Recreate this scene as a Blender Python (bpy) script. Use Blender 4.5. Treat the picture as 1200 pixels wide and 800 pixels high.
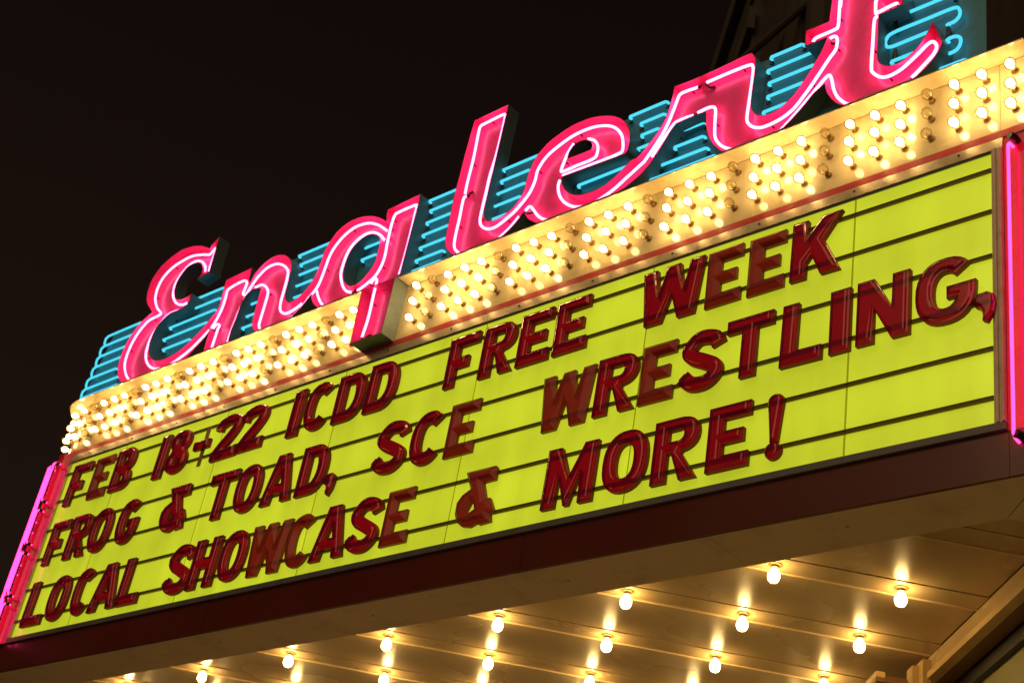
import bpy, bmesh, math, random
from mathutils import Vector, Matrix, Euler
from mathutils.geometry import tessellate_polygon
random.seed(7)
for o in list(bpy.data.objects): bpy.data.objects.remove(o)
SC = bpy.context.scene
COL = SC.collection
R = math.radians

# ------------------------------------------------------------------ camera
F_PX = 1734.329                                   # focal length in pixels of the 1200 px wide photograph
CAM = Vector((0, 0, 1.6))
AX = Vector((0.982572035, -0.096417298, 0.15892105))      # camera right
AY = Vector((0.185882209, 0.509661152, -0.840055542))     # camera down
AZ = Vector((0.0, 0.85495568, 0.518701056))               # camera forward
cd = bpy.data.cameras.new('camera'); cam = bpy.data.objects.new('camera', cd); COL.objects.link(cam)
cd.sensor_width = 36.0; cd.lens = F_PX * 36.0 / 1200.0
cd.clip_start = 0.05; cd.clip_end = 2000
cam.matrix_world = Matrix(((AX.x, -AY.x, -AZ.x, CAM.x), (AX.y, -AY.y, -AZ.y, CAM.y), (AX.z, -AY.z, -AZ.z, CAM.z), (0, 0, 0, 1)))
cd.dof.use_dof = True; cd.dof.focus_distance = 6.9; cd.dof.aperture_fstop = 4.0
SC.camera = cam

# ------------------------------------------------------------------ world: night sky with a faint warm city glow
w = bpy.data.worlds.new('World'); SC.world = w; w.use_nodes = True
nt = w.node_tree; nt.nodes.clear()
wo = nt.nodes.new('ShaderNodeOutputWorld'); bg = nt.nodes.new('ShaderNodeBackground')
tc = nt.nodes.new('ShaderNodeTexCoord'); sx = nt.nodes.new('ShaderNodeSeparateXYZ'); cr = nt.nodes.new('ShaderNodeValToRGB')
cr.color_ramp.elements[0].position = 0.0; cr.color_ramp.elements[0].color = (0.018, 0.010, 0.006, 1)
cr.color_ramp.elements[1].position = 0.8; cr.color_ramp.elements[1].color = (0.0036, 0.0017, 0.0018, 1)
nt.links.new(tc.outputs['Generated'], sx.inputs[0]); nt.links.new(sx.outputs['Z'], cr.inputs[0])
nt.links.new(cr.outputs[0], bg.inputs[0]); bg.inputs[1].default_value = 1.0
nt.links.new(bg.outputs[0], wo.inputs[0])

# faint sideways glow of the street
sl = bpy.data.lights.new('night_glow', 'SUN'); sl.energy = 0.78; sl.angle = R(60); sl.color = (1.0, 0.70, 0.38)
so = bpy.data.objects.new('night_glow', sl); COL.objects.link(so)
so.rotation_euler = (R(62), 0, R(-38))

SC.view_settings.view_transform = 'Standard'; SC.view_settings.look = 'None'
SC.view_settings.exposure = 0.0; SC.view_settings.gamma = 1.0; SC.view_settings.use_curve_mapping = False
cy = SC.cycles
cy.use_denoising = True; cy.max_bounces = 7; cy.diffuse_bounces = 4; cy.glossy_bounces = 4
cy.transparent_max_bounces = 16; cy.transmission_bounces = 4
cy.sample_clamp_indirect = 3.0; cy.sample_clamp_direct = 0.0; cy.use_light_tree = True
cy.caustics_reflective = False; cy.caustics_refractive = False; cy.blur_glossy = 0.2

# ------------------------------------------------------------------ frames of reference
OB = Vector((-2.953737416, 9.899600701, 4.561783352))     # lower left corner of the lit board
E1 = Vector((0.689564473, -0.724224301, 0)); NN = Vector((-0.724224301, -0.689564473, 0)); UP = Vector((0, 0, 1))
VB = -0.23                                                # underside of the marquee, board height 0 = lower edge of the lit board
ZB = OB.z + VB                                            # its height in the world
MF = Matrix(((E1.x, -NN.x, 0, OB.x), (E1.y, -NN.y, 0, OB.y), (0, 0, 1, ZB), (0, 0, 0, 1)))
MFI = MF.inverted()
def P(u, v, n=0.0): return Vector((u, -n, v - VB))        # board coordinates -> marquee's own frame
def L(x, y, z): return MFI @ Vector((x, y, z))            # world -> marquee's own frame
def bd(x, y, n=0.0):                                      # photo pixel -> (u, v) on the plane n in front of the board
    d = AX * ((x - 600) / F_PX) + AY * ((y - 400) / F_PX) + AZ
    t = ((OB + NN * n - CAM).dot(NN)) / d.dot(NN); X = CAM + d * t
    return ((X - OB).dot(E1), (X - OB).z)
ZM = {'S1': (80, 340, 5.714), 'S2': (130, 260, 6.667), 'S3': (150, 340, 6.667), 'S4': (230, 280, 6.667), 'S5': (330, 220, 5.926),
      'S6': (510, 110, 6.667), 'S7': (510, 200, 6.667), 'S8': (600, 130, 5.926), 'S9': (720, 60, 5.926), 'S10': (820, 30, 5.926),
      'S11': (930, 0, 5.926), 'S12': (1020, 0, 7.62), 'S13': (400, 220, 6.667), 'S14': (720, 100, 6.667),
      'Q': (400, 320, 7.5), 'K': (340, 340, 6.667), 'AMP': (510, 540, 8.89)}
def tr(key, pts, n):                                      # traced points of one enlarged crop -> (u, v)
    x0, y0, s = ZM[key]
    return [bd(x0 + a / s, y0 + b / s, n) for a, b in pts]

# ------------------------------------------------------------------ materials
MATS = {}
def mat(name, color, rough=0.5, metal=0.0, coat=0.0, spec=0.5, emit=None, estr=0.0, vary=0.0, vscale=8.0, dirt=None, dscale=3.0, damt=0.0, bump=0.0, bscale=60.0, stretch=None):
    m = bpy.data.materials.new(name); m.use_nodes = True; nt = m.node_tree; b = nt.nodes['Principled BSDF']
    b.inputs['Base Color'].default_value = (*color, 1); b.inputs['Roughness'].default_value = rough
    b.inputs['Metallic'].default_value = metal; b.inputs['Coat Weight'].default_value = coat; b.inputs['Coat Roughness'].default_value = 0.12
    b.inputs['Specular IOR Level'].default_value = spec
    if emit: b.inputs['Emission Color'].default_value = (*emit, 1); b.inputs['Emission Strength'].default_value = estr
    if vary or damt or bump:
        tcn = nt.nodes.new('ShaderNodeTexCoord'); src = tcn.outputs['Object']
        if stretch:
            mp = nt.nodes.new('ShaderNodeMapping'); mp.inputs['Scale'].default_value = stretch
            nt.links.new(src, mp.inputs[0]); src = mp.outputs[0]
    cur = None
    if vary:
        n1 = nt.nodes.new('ShaderNodeTexNoise'); n1.inputs['Scale'].default_value = vscale; n1.inputs['Detail'].default_value = 6
        nt.links.new(src, n1.inputs['Vector'])
        mx = nt.nodes.new('ShaderNodeMix'); mx.data_type = 'RGBA'
        mx.inputs['A'].default_value = (*[c * (1 - vary) for c in color], 1); mx.inputs['B'].default_value = (*[min(1, c * (1 + vary)) for c in color], 1)
        nt.links.new(n1.outputs['Fac'], mx.inputs['Factor']); cur = mx.outputs['Result']
        rr = nt.nodes.new('ShaderNodeMapRange'); rr.inputs['To Min'].default_value = max(.02, rough * .7); rr.inputs['To Max'].default_value = min(1, rough * 1.35)
        nt.links.new(n1.outputs['Fac'], rr.inputs['Value']); nt.links.new(rr.outputs[0], b.inputs['Roughness'])
    if damt:
        n2 = nt.nodes.new('ShaderNodeTexNoise'); n2.inputs['Scale'].default_value = dscale; n2.inputs['Detail'].default_value = 9; n2.inputs['Roughness'].default_value = .7
        nt.links.new(src, n2.inputs['Vector'])
        rp = nt.nodes.new('ShaderNodeMapRange'); rp.inputs['From Min'].default_value = .5; rp.inputs['From Max'].default_value = .75; rp.inputs['To Max'].default_value = damt
        nt.links.new(n2.outputs['Fac'], rp.inputs['Value'])
        m2 = nt.nodes.new('ShaderNodeMix'); m2.data_type = 'RGBA'; m2.inputs['A'].default_value = (*color, 1); m2.inputs['B'].default_value = (*dirt, 1)
        if cur: nt.links.new(cur, m2.inputs['A'])
        nt.links.new(rp.outputs[0], m2.inputs['Factor']); cur = m2.outputs['Result']
    if cur: nt.links.new(cur, b.inputs['Base Color'])
    if bump:
        n3 = nt.nodes.new('ShaderNodeTexNoise'); n3.inputs['Scale'].default_value = bscale; n3.inputs['Detail'].default_value = 3
        nt.links.new(src, n3.inputs['Vector'])
        bp = nt.nodes.new('ShaderNodeBump'); bp.inputs['Strength'].default_value = bump; bp.inputs['Distance'].default_value = 0.01
        nt.links.new(n3.outputs['Fac'], bp.inputs['Height']); nt.links.new(bp.outputs[0], b.inputs['Normal'])
    MATS[name] = m; return m
def emitter(name, color, strength):
    m = bpy.data.materials.new(name); m.use_nodes = True; nt = m.node_tree; nt.nodes.clear()
    o = nt.nodes.new('ShaderNodeOutputMaterial'); e = nt.nodes.new('ShaderNodeEmission')
    e.inputs[0].default_value = (*color, 1); e.inputs[1].default_value = strength
    nt.links.new(e.outputs[0], o.inputs[0]); MATS[name] = m; return m

mat('pink_enamel', (0.80, 0.085, 0.29), 0.32, coat=0.25, vary=.12, vscale=5, dirt=(.30, .025, .07), dscale=9, damt=.4, bump=.12, bscale=7)
mat('teal_enamel', (0.075, 0.29, 0.37), 0.38, coat=0.15, vary=.2, vscale=4, dirt=(.03, .10, .12), dscale=6, damt=.7, bump=.15, bscale=6)
mat('teal_return', (0.20, 0.26, 0.27), 0.45, vary=.15, vscale=5, dirt=(.05, .09, .09), dscale=6, damt=.5)
mat('cream_enamel', (0.85, 0.72, 0.42), 0.11, coat=0.6, spec=.8, vary=.06, vscale=3, dirt=(.42, .28, .10), dscale=5, damt=.55, bump=.05, bscale=9)
mat('red_stripe_paint', (0.58, 0.055, 0.06), 0.35, vary=.15, vscale=10, dirt=(.16, .02, .02), dscale=8, damt=.6)
mat('red_enamel', (0.68, 0.015, 0.08), 0.2, coat=0.5, vary=.15, vscale=6, bump=.35, bscale=10)
mat('aluminium', (0.52, 0.43, 0.29), 0.34, metal=0.45, vary=.15, vscale=14, dirt=(.20, .15, .10), dscale=10, damt=.7, bump=.06, bscale=40)
mat('grey_aluminium', (0.16, 0.15, 0.14), 0.5, metal=0.5, vary=.2, vscale=8)
mat('fascia_paint', (0.105, 0.014, 0.006), 0.3, coat=.3, vary=.12, vscale=2, dirt=(.06, .011, .006), dscale=4, damt=.5)
mat('beige_paint', (0.82, 0.68, 0.48), 0.5, vary=.07, vscale=2.2, dirt=(.36, .25, .15), dscale=4, damt=.45)
mat('ceiling_paint', (0.56, 0.42, 0.23), 0.27, vary=.04, vscale=1.2, dirt=(.46, .33, .17), bump=.05, bscale=3.5)
mat('ceiling_seam_glint', (0.82, 0.62, 0.36), 0.4)  # lightened paint: light caught by the raised seam put into the colour
mat('brass_socket', (0.30, 0.18, 0.07), 0.45, metal=.5)
mat('dark_glass', (0.030, 0.008, 0.012), 0.3)
mat('black_rubber', (0.018, 0.016, 0.016), 0.5)
mat('brick', (0.055, 0.032, 0.021), 0.85, vary=.35, vscale=3, bump=.3, bscale=30)
mat('limestone', (0.060, 0.042, 0.028), 0.8, vary=.2, vscale=2, dirt=(.07, .05, .035), dscale=2, damt=.6, bump=.2, bscale=20)
mat('trim_paint', (0.66, 0.47, 0.22), 0.35, vary=.1, vscale=5, dirt=(.3, .18, .08), dscale=7, damt=.6)
mat('trim_brown', (0.22, 0.12, 0.06), 0.45, vary=.2, vscale=5)
mat('green_wall', (0.34, 0.33, 0.15), 0.55, vary=.12, vscale=3, dirt=(.22, .2, .09), dscale=3, damt=.4)
mat('concrete', (0.66, 0.58, 0.46), 0.8, vary=.2, vscale=1.5, bump=.2, bscale=30)
mat('asphalt', (0.05, 0.048, 0.046), 0.75, vary=.3, vscale=2, bump=.3, bscale=60)
mat('roof_tar', (0.03, 0.028, 0.026), 0.9, vary=.3, vscale=3)
mat('steel_rod', (0.05, 0.035, 0.03), 0.6, metal=.4)
emitter('bulb_glow', (1.0, 0.65, 0.27), 21.0)
emitter('canopy_glow', (1.0, 0.66, 0.25), 46.0)
emitter('neon_red', (1.0, 0.135, 0.30), 8.5)
emitter('neon_blue', (0.075, 0.64, 0.84), 1.25)
emitter('neon_magenta', (1.0, 0.030, 0.18), 6.0)

def glass_mat(name, tint, amount):
    m = bpy.data.materials.new(name); m.use_nodes = True; nt = m.node_tree; nt.nodes.clear()
    o = nt.nodes.new('ShaderNodeOutputMaterial'); t = nt.nodes.new('ShaderNodeBsdfTransparent'); g = nt.nodes.new('ShaderNodeBsdfGlossy')
    fr = nt.nodes.new('ShaderNodeFresnel'); fr.inputs[0].default_value = 1.5; mx = nt.nodes.new('ShaderNodeMixShader')
    mu = nt.nodes.new('ShaderNodeMath'); mu.operation = 'MULTIPLY'; mu.inputs[1].default_value = amount; mu.use_clamp = True
    t.inputs[0].default_value = (*tint, 1); g.inputs['Roughness'].default_value = 0.04
    nt.links.new(fr.outputs[0], mu.inputs[0]); nt.links.new(mu.outputs[0], mx.inputs[0])
    nt.links.new(t.outputs[0], mx.inputs[1]); nt.links.new(g.outputs[0], mx.inputs[2]); nt.links.new(mx.outputs[0], o.inputs[0])
    MATS[name] = m; return m
glass_mat('bulb_glass', (0.97, 0.93, 0.82), 0.55)

def letter_mat(name, base, see, thru, rough, coat):      # red translucent moulded plastic
    m = bpy.data.materials.new(name); m.use_nodes = True; nt = m.node_tree; b = nt.nodes['Principled BSDF']; o = nt.nodes['Material Output']
    b.inputs['Roughness'].default_value = rough; b.inputs['Coat Weight'].default_value = coat; b.inputs['Coat Roughness'].default_value = .08
    tcn = nt.nodes.new('ShaderNodeTexCoord'); n1 = nt.nodes.new('ShaderNodeTexNoise'); n1.inputs['Scale'].default_value = 14; n1.inputs['Detail'].default_value = 5
    nt.links.new(tcn.outputs['Object'], n1.inputs['Vector'])
    mx = nt.nodes.new('ShaderNodeMix'); mx.data_type = 'RGBA'
    mx.inputs['A'].default_value = (*[c * .7 for c in base], 1); mx.inputs['B'].default_value = (*[c * 1.3 for c in base], 1)
    nt.links.new(n1.outputs['Fac'], mx.inputs['Factor']); nt.links.new(mx.outputs['Result'], b.inputs['Base Color'])
    t = nt.nodes.new('ShaderNodeBsdfTransparent'); t.inputs[0].default_value = (*thru, 1)
    ms = nt.nodes.new('ShaderNodeMixShader'); ms.inputs[0].default_value = see
    nt.links.new(b.outputs[0], ms.inputs[1]); nt.links.new(t.outputs[0], ms.inputs[2]); nt.links.new(ms.outputs[0], o.inputs[0])
    MATS[name] = m
letter_mat('crimson_plastic', (0.34, 0.004, 0.048), 0.25, (0.80, 0.006, 0.06), 0.2, 0.9)
letter_mat('crimson_side_shade', (0.11, 0.003, 0.016), 0.06, (0.60, 0.02, 0.04), 0.55, 0.0)  # darker copy of the crimson, shading of the letter sides put into colour
letter_mat('brick_red_side_shade', (0.17, 0.030, 0.016), 0.06, (0.60, 0.04, 0.03), 0.45, 0.1)  # darker copy of the brick red, side shading put into colour
letter_mat('brick_red_plastic', (0.36, 0.026, 0.024), 0.14, (0.75, 0.05, 0.03), 0.45, 0.1)
letter_mat('rail_plastic', (0.16, 0.105, 0.03), 0.42, (0.62, 0.50, 0.10), 0.35, 0.2)
letter_mat('joint_plastic', (0.30, 0.28, 0.05), 0.80, (0.80, 0.78, 0.30), 0.35, 0.2)
letter_mat('carrier_plastic', (0.42, 0.26, 0.07), 0.12, (0.75, 0.68, 0.25), 0.3, 0.3)

def board_mat():                                         # yellow-green acrylic lit from inside by tubes
    m = bpy.data.materials.new('lit_acrylic'); m.use_nodes = True; nt = m.node_tree; b = nt.nodes['Principled BSDF']
    b.inputs['Base Color'].default_value = (.42, .42, .02, 1); b.inputs['Roughness'].default_value = .3; b.inputs['Coat Weight'].default_value = .2
    tcn = nt.nodes.new('ShaderNodeTexCoord'); mp = nt.nodes.new('ShaderNodeMapping'); mp.inputs['Scale'].default_value = (3.2, 1, .55)
    n1 = nt.nodes.new('ShaderNodeTexNoise'); n1.inputs['Scale'].default_value = 1.6; n1.inputs['Detail'].default_value = 3
    nt.links.new(tcn.outputs['Object'], mp.inputs[0]); nt.links.new(mp.outputs[0], n1.inputs['Vector'])
    rr = nt.nodes.new('ShaderNodeMapRange'); rr.inputs['From Min'].default_value = .3; rr.inputs['From Max'].default_value = .7
    rr.inputs['To Min'].default_value = .51; rr.inputs['To Max'].default_value = .63
    nt.links.new(n1.outputs['Fac'], rr.inputs['Value'])
    # glow of unbuilt inner tubes painted as soft horizontal zones, brightness differs per sheet
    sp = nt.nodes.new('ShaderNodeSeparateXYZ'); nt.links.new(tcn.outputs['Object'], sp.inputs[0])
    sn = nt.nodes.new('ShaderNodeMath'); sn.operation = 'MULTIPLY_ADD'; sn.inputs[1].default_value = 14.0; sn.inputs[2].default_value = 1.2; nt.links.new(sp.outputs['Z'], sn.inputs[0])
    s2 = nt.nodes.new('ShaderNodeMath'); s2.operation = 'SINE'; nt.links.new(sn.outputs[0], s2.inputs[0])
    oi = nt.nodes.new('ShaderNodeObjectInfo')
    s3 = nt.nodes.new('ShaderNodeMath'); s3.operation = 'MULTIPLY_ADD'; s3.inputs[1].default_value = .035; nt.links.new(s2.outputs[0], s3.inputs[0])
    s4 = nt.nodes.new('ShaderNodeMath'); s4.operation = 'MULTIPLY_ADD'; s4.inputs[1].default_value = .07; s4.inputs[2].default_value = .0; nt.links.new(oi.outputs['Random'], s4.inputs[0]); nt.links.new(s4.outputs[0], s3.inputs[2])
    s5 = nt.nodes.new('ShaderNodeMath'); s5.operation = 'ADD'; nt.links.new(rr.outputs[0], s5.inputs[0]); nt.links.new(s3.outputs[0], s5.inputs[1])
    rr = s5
    b.inputs['Emission Color'].default_value = (.78, .93, .034, 1)
    nt.links.new(rr.outputs[0], b.inputs['Emission Strength']); MATS['lit_acrylic'] = m
board_mat()

# ------------------------------------------------------------------ mesh helpers
class MB:
    def __init__(s): s.v = []; s.f = []; s.m = []
    def add(s, vs, fs, mi=0):
        b = len(s.v); s.v += [Vector(p) for p in vs]; s.f += [tuple(i + b for i in f) for f in fs]; s.m += [mi] * len(fs); return s
    def box(s, p0, p1, mi=0):
        x0, y0, z0 = p0; x1, y1, z1 = p1
        if x0 > x1: x0, x1 = x1, x0
        if y0 > y1: y0, y1 = y1, y0
        if z0 > z1: z0, z1 = z1, z0
        return s.add([(x0, y0, z0), (x1, y0, z0), (x1, y1, z0), (x0, y1, z0), (x0, y0, z1), (x1, y0, z1), (x1, y1, z1), (x0, y1, z1)],
                     [(0, 3, 2, 1), (4, 5, 6, 7), (0, 1, 5, 4), (1, 2, 6, 5), (2, 3, 7, 6), (3, 0, 4, 7)], mi)
    def bbox_uvn(s, u0, u1, v0, v1, n0, n1, mi=0): return s.box(P(u0, v0, n0), P(u1, v1, n1), mi)
    def lathe(s, prof, k=10, mi=0, capend=True):
        b = len(s.v)
        for r, z in prof:
            for i in range(k):
                a = 2 * math.pi * i / k; s.v.append(Vector((r * math.cos(a), r * math.sin(a), z)))
        n = len(prof)
        for j in range(n - 1):
            for i in range(k):
                s.f.append((b + j * k + i, b + j * k + (i + 1) % k, b + (j + 1) * k + (i + 1) % k, b + (j + 1) * k + i)); s.m.append(mi)
        if capend:
            s.f.append(tuple(b + (n - 1) * k + i for i in range(k))); s.m.append(mi)
            s.f.append(tuple(b + i for i in reversed(range(k)))); s.m.append(mi)
        return s
    def tube(s, pts, r, k=6, mi=0):
        pts = [Vector(p) for p in pts]; b = len(s.v); n = len(pts); prev = None
        for i, p in enumerate(pts):
            t = (pts[min(i + 1, n - 1)] - pts[max(i - 1, 0)])
            t = t.normalized() if t.length > 1e-9 else Vector((0, 0, 1))
            if prev is None:
                a = Vector((0, 1, 0)) if abs(t.y) < .9 else Vector((1, 0, 0)); q = (a - t * a.dot(t)).normalized()
            else:
                q = prev - t * prev.dot(t); q = q.normalized() if q.length > 1e-6 else prev
            prev = q; c = t.cross(q)
            for j in range(k):
                a = 2 * math.pi * j / k; s.v.append(p + (q * math.cos(a) + c * math.sin(a)) * r)
        for i in range(n - 1):
            for j in range(k):
                s.f.append((b + i * k + j, b + i * k + (j + 1) % k, b + (i + 1) * k + (j + 1) % k, b + (i + 1) * k + j)); s.m.append(mi)
        s.f.append(tuple(b + j for j in reversed(range(k)))); s.m.append(mi)
        s.f.append(tuple(b + (n - 1) * k + j for j in range(k))); s.m.append(mi)
        return s
    def mesh(s, name, mats, smooth=False):
        me = bpy.data.meshes.new(name); me.from_pydata([tuple(p) for p in s.v], [], s.f); me.validate()
        for m in mats: me.materials.append(MATS[m])
        if len(me.polygons) == len(s.m):
            for p, mi in zip(me.polygons, s.m): p.material_index = mi
        if smooth:
            for p in me.polygons: p.use_smooth = True
        bm = bmesh.new(); bm.from_mesh(me); bmesh.ops.recalc_face_normals(bm, faces=bm.faces); bm.to_mesh(me); bm.free()
        return me
    def build(s, name, mats, parent=None, smooth=False, loc=None):
        if isinstance(mats, str): mats = [mats]
        return put(name, s.mesh(name, mats, smooth), parent, loc)
def put(name, me, parent=None, loc=None, rot=None):
    o = bpy.data.objects.new(name, me); COL.objects.link(o)
    if parent: o.parent = parent
    if loc is not None: o.location = loc
    if rot is not None: o.rotation_euler = rot
    return o
def sharp(o, ang=35):
    o.data.set_sharp_from_angle(angle=R(ang)) if hasattr(o.data, 'set_sharp_from_angle') else None
def thing(name, label, cat, M=None, group=None):
    o = bpy.data.objects.new(name, None); COL.objects.link(o); o['label'] = label; o['category'] = cat
    if group: o['group'] = group
    if M is not None: o.matrix_world = M
    o.empty_display_size = .2
    return o
def tag(o, label, cat, group=None):
    o['label'] = label; o['category'] = cat
    if group: o['group'] = group
    return o
def spline(pts, sub=5, closed=False):                     # Catmull-Rom through (u, v[, corner])
    n = len(pts); out = []
    def g(i): return pts[i % n] if closed else pts[max(0, min(n - 1, i))]
    for i in range(n if closed else n - 1):
        p1, p2 = g(i), g(i + 1); c1 = len(p1) > 2; c2 = len(p2) > 2
        p0 = p1 if c1 else g(i - 1); p3 = p2 if c2 else g(i + 2)
        for k in range(sub):
            t = k / sub; t2 = t * t; t3 = t2 * t
            out.append(tuple(.5 * (2 * p1[a] + (p2[a] - p0[a]) * t + (2 * p0[a] - 5 * p1[a] + 4 * p2[a] - p3[a]) * t2 + (3 * p1[a] - p0[a] - 3 * p2[a] + p3[a]) * t3) for a in (0, 1)))
    if not closed: out.append(tuple(pts[-1][:2]))
    return out
def clean(lp, eps=1e-4):
    o = []
    for p in lp:
        if not o or (abs(p[0] - o[-1][0]) + abs(p[1] - o[-1][1])) > eps: o.append(p)
    if len(o) > 2 and abs(o[0][0] - o[-1][0]) + abs(o[0][1] - o[-1][1]) < eps: o.pop()
    return o
def area(lp): return .5 * sum(lp[i][0] * lp[(i + 1) % len(lp)][1] - lp[(i + 1) % len(lp)][0] * lp[i][1] for i in range(len(lp)))
def orient(lp, ccw=True):
    return lp if (area(lp) > 0) == ccw else lp[::-1]
def inset(lp, d):                                         # move a loop to its left (inwards for ccw outlines) by d
    n = len(lp); out = []
    for i in range(n):
        a, b, c = lp[i - 1], lp[i], lp[(i + 1) % n]
        e1 = (b[0] - a[0], b[1] - a[1]); e2 = (c[0] - b[0], c[1] - b[1])
        l1 = math.hypot(*e1) or 1e-9; l2 = math.hypot(*e2) or 1e-9
        n1 = (-e1[1] / l1, e1[0] / l1); n2 = (-e2[1] / l2, e2[0] / l2)
        m = (n1[0] + n2[0], n1[1] + n2[1]); ml = m[0] ** 2 + m[1] ** 2
        k = min(2 / ml if ml > 1e-6 else 1, 1.6)
        out.append((b[0] + m[0] * k * d, b[1] + m[1] * k * d))
    return out
def cap(mb, loops, to3, mi, flip=False):
    vs = [[Vector((p[0], p[1], 0)) for p in l] for l in loops]; tri = tessellate_polygon(vs)
    flat = [p for l in loops for p in l]
    mb.add([to3(p) for p in flat], [t[::-1] if flip else t for t in tri], mi)
def wall(mb, la, ta, lb, tb, mi):
    n = len(la); mb.add([ta(p) for p in la] + [tb(p) for p in lb], [(i, (i + 1) % n, n + (i + 1) % n, n + i) for i in range(n)], mi)

# ------------------------------------------------------------------ the setting
me = MB().box((-60, -60, -.2), (60, 80, -0.02)).build('street', 'asphalt'); me['kind'] = 'structure'
me = MB().box((-3.2, -60, -.15), (2.6, 80, 0.0)).build('sidewalk', 'concrete'); me['kind'] = 'structure'
for i in range(40):
    MB().box((-3.45, -60 + i * 3.5, -.15), (-3.205, -60 + i * 3.5 + 3.49, 0.004)).build('kerb_stone', 'concrete', me)

# theatre building on the right: brick wall over a painted ground floor
XW = 2.60
bld = thing('theatre_building', 'tall dark brick theatre building behind the marquee, stone pilasters on its upper wall', 'building', Matrix.Translation((XW, 6, 0)))
def BW(x, y, z): return Vector((x - XW, y - 6, z))
MB().box(BW(XW, -14, 4.36), BW(XW + 9, 17.6, 18.3)).build('brick_wall', 'brick', bld)
MB().box(BW(XW, -14, 0), BW(XW + 9, 17.6, 4.355)).build('ground_floor_wall', 'green_wall', bld)
for y0 in (-8.0, -2.6, 2.8, 7.6, 11.3, 14.9):
    p_ = MB().box(BW(XW - .14, y0, 7.1), BW(XW - .002, y0 + 1.35, 17.0)).build('pilaster', 'limestone', bld)
    MB().box(BW(XW - .24, y0 - .12, 16.2), BW(XW - .142, y0 + 1.47, 16.6)).build('capital', 'limestone', p_)
    MB().box(BW(XW - .20, y0 + .32, 7.4), BW(XW - .142, y0 + 1.03, 16.0)).build('sunk_panel', 'limestone', p_)
m = MB()
m.box(BW(XW - .18, -14, 17.02), BW(XW - .002, 17.6, 17.45)).box(BW(XW - .32, -14, 17.452), BW(XW - .002, 17.6, 17.9)).box(BW(XW - .22, -14, 17.902), BW(XW + .3, 17.6, 18.5))
m.build('cornice', 'limestone', bld)
for y0 in (-5.2, .4, 9.45, 13.1):
    for z0 in (8.0, 12.2):
        wd = MB().box(BW(XW - .05, y0, z0), BW(XW - .002, y0 + 1.2, z0 + 2.4)).build('window', 'black_rubber', bld)
        MB().box(BW(XW - .13, y0 - .1, z0 - .16), BW(XW - .052, y0 + 1.3, z0 - .005)).build('sill', 'limestone', wd)
# moulded trim along the wall under the canopy
XT = 2.345; ZC = 4.45
tb = MB(); tb.box(BW(XT, 3.6, 4.355), BW(XW - .003, 7.02, ZC - .003)).build('wall_trim', 'ceiling_paint', bld)
MB().box(BW(XT - .022, 3.6, 4.318), BW(XT + .03, 7.03, 4.352)).build('trim_bead', 'trim_paint', bld)
MB().box(BW(XT + .034, 3.6, 4.328), BW(XT + .115, 7.0, 4.351)).build('trim_underside_shade', 'trim_brown', bld)  # dark brown strip stands in for shade on the trim's underside
MB().box(BW(XT + .119, 3.6, 4.25), BW(XT + .150, 7.0, 4.349)).build('trim_gap_shade', 'black_rubber', bld)  # black strip painting in the deep shade between trim and wall
MB().box(BW(XT + .153, 3.6, 3.0), BW(XW - .004, 7.0, 4.345)).build('painted_panel', 'green_wall', bld)
cpl = MB(); cpl.box(BW(2.15, 7.06, 0), BW(XW - .005, 7.5, 4.2)).build('door_pilaster', 'trim_brown', bld)
cap_ = MB()
for i, (g_, z0, z1) in enumerate(((0, 4.2, 4.26), (.025, 4.262, 4.30), (.05, 4.302, 4.325), (.02, 4.327, 4.35))):
    cap_.box(BW(2.15 - g_, 7.055 - g_, z0), BW(XW - .006, 7.5 + g_, z1))
cap_.build('pilaster_capital', 'trim_brown', bld)
for (x0, y0, x1, y1, z0, z1) in ((2.105, 7.02, 2.15, 7.2, 4.22, 4.36), (2.27, 6.96, 2.30, 7.05, 4.26, 4.40), (2.302, 6.90, 2.343, 7.02, 4.25, 4.42)): MB().box(BW(x0, y0, z0), BW(x1, y1, z1)).build('bracket', 'trim_paint', bld)

# ------------------------------------------------------------------ the marquee
mq = thing('theatre_marquee', 'illuminated theatre marquee with lit yellow board, band of bulbs above and canopy below', 'marquee', MF)
UC, RC = -0.05, 0.27                                     # rounded outer corner: starts at u = UC, radius RC
TH = R(43.6)
def path(d, uend=7.20, lead=2.3, k=10, u0=UC):            # the line of the marquee's face in (u, n), d outwards
    pts = [(uend, d)] + ([(u0, d)] if uend > u0 else [])
    for i in range(1, k + 1):
        a = TH * i / k; pts.append((UC - (RC + d) * math.sin(a), -RC + (RC + d) * math.cos(a)))
    e = pts[-1]; pts.append((e[0] - math.cos(TH) * lead, e[1] - math.sin(TH) * lead))
    return pts
def along(s):                                            # arc length left of UC -> (u, n, turn angle)
    if s <= 0: return UC - s, 0.0, 0.0
    if s < RC * TH: a = s / RC; return UC - RC * math.sin(a), -RC + RC * math.cos(a), a
    e = path(0)[-2]; q = s - RC * TH; return e[0] - math.cos(TH) * q, e[1] - math.sin(TH) * q, TH
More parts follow.
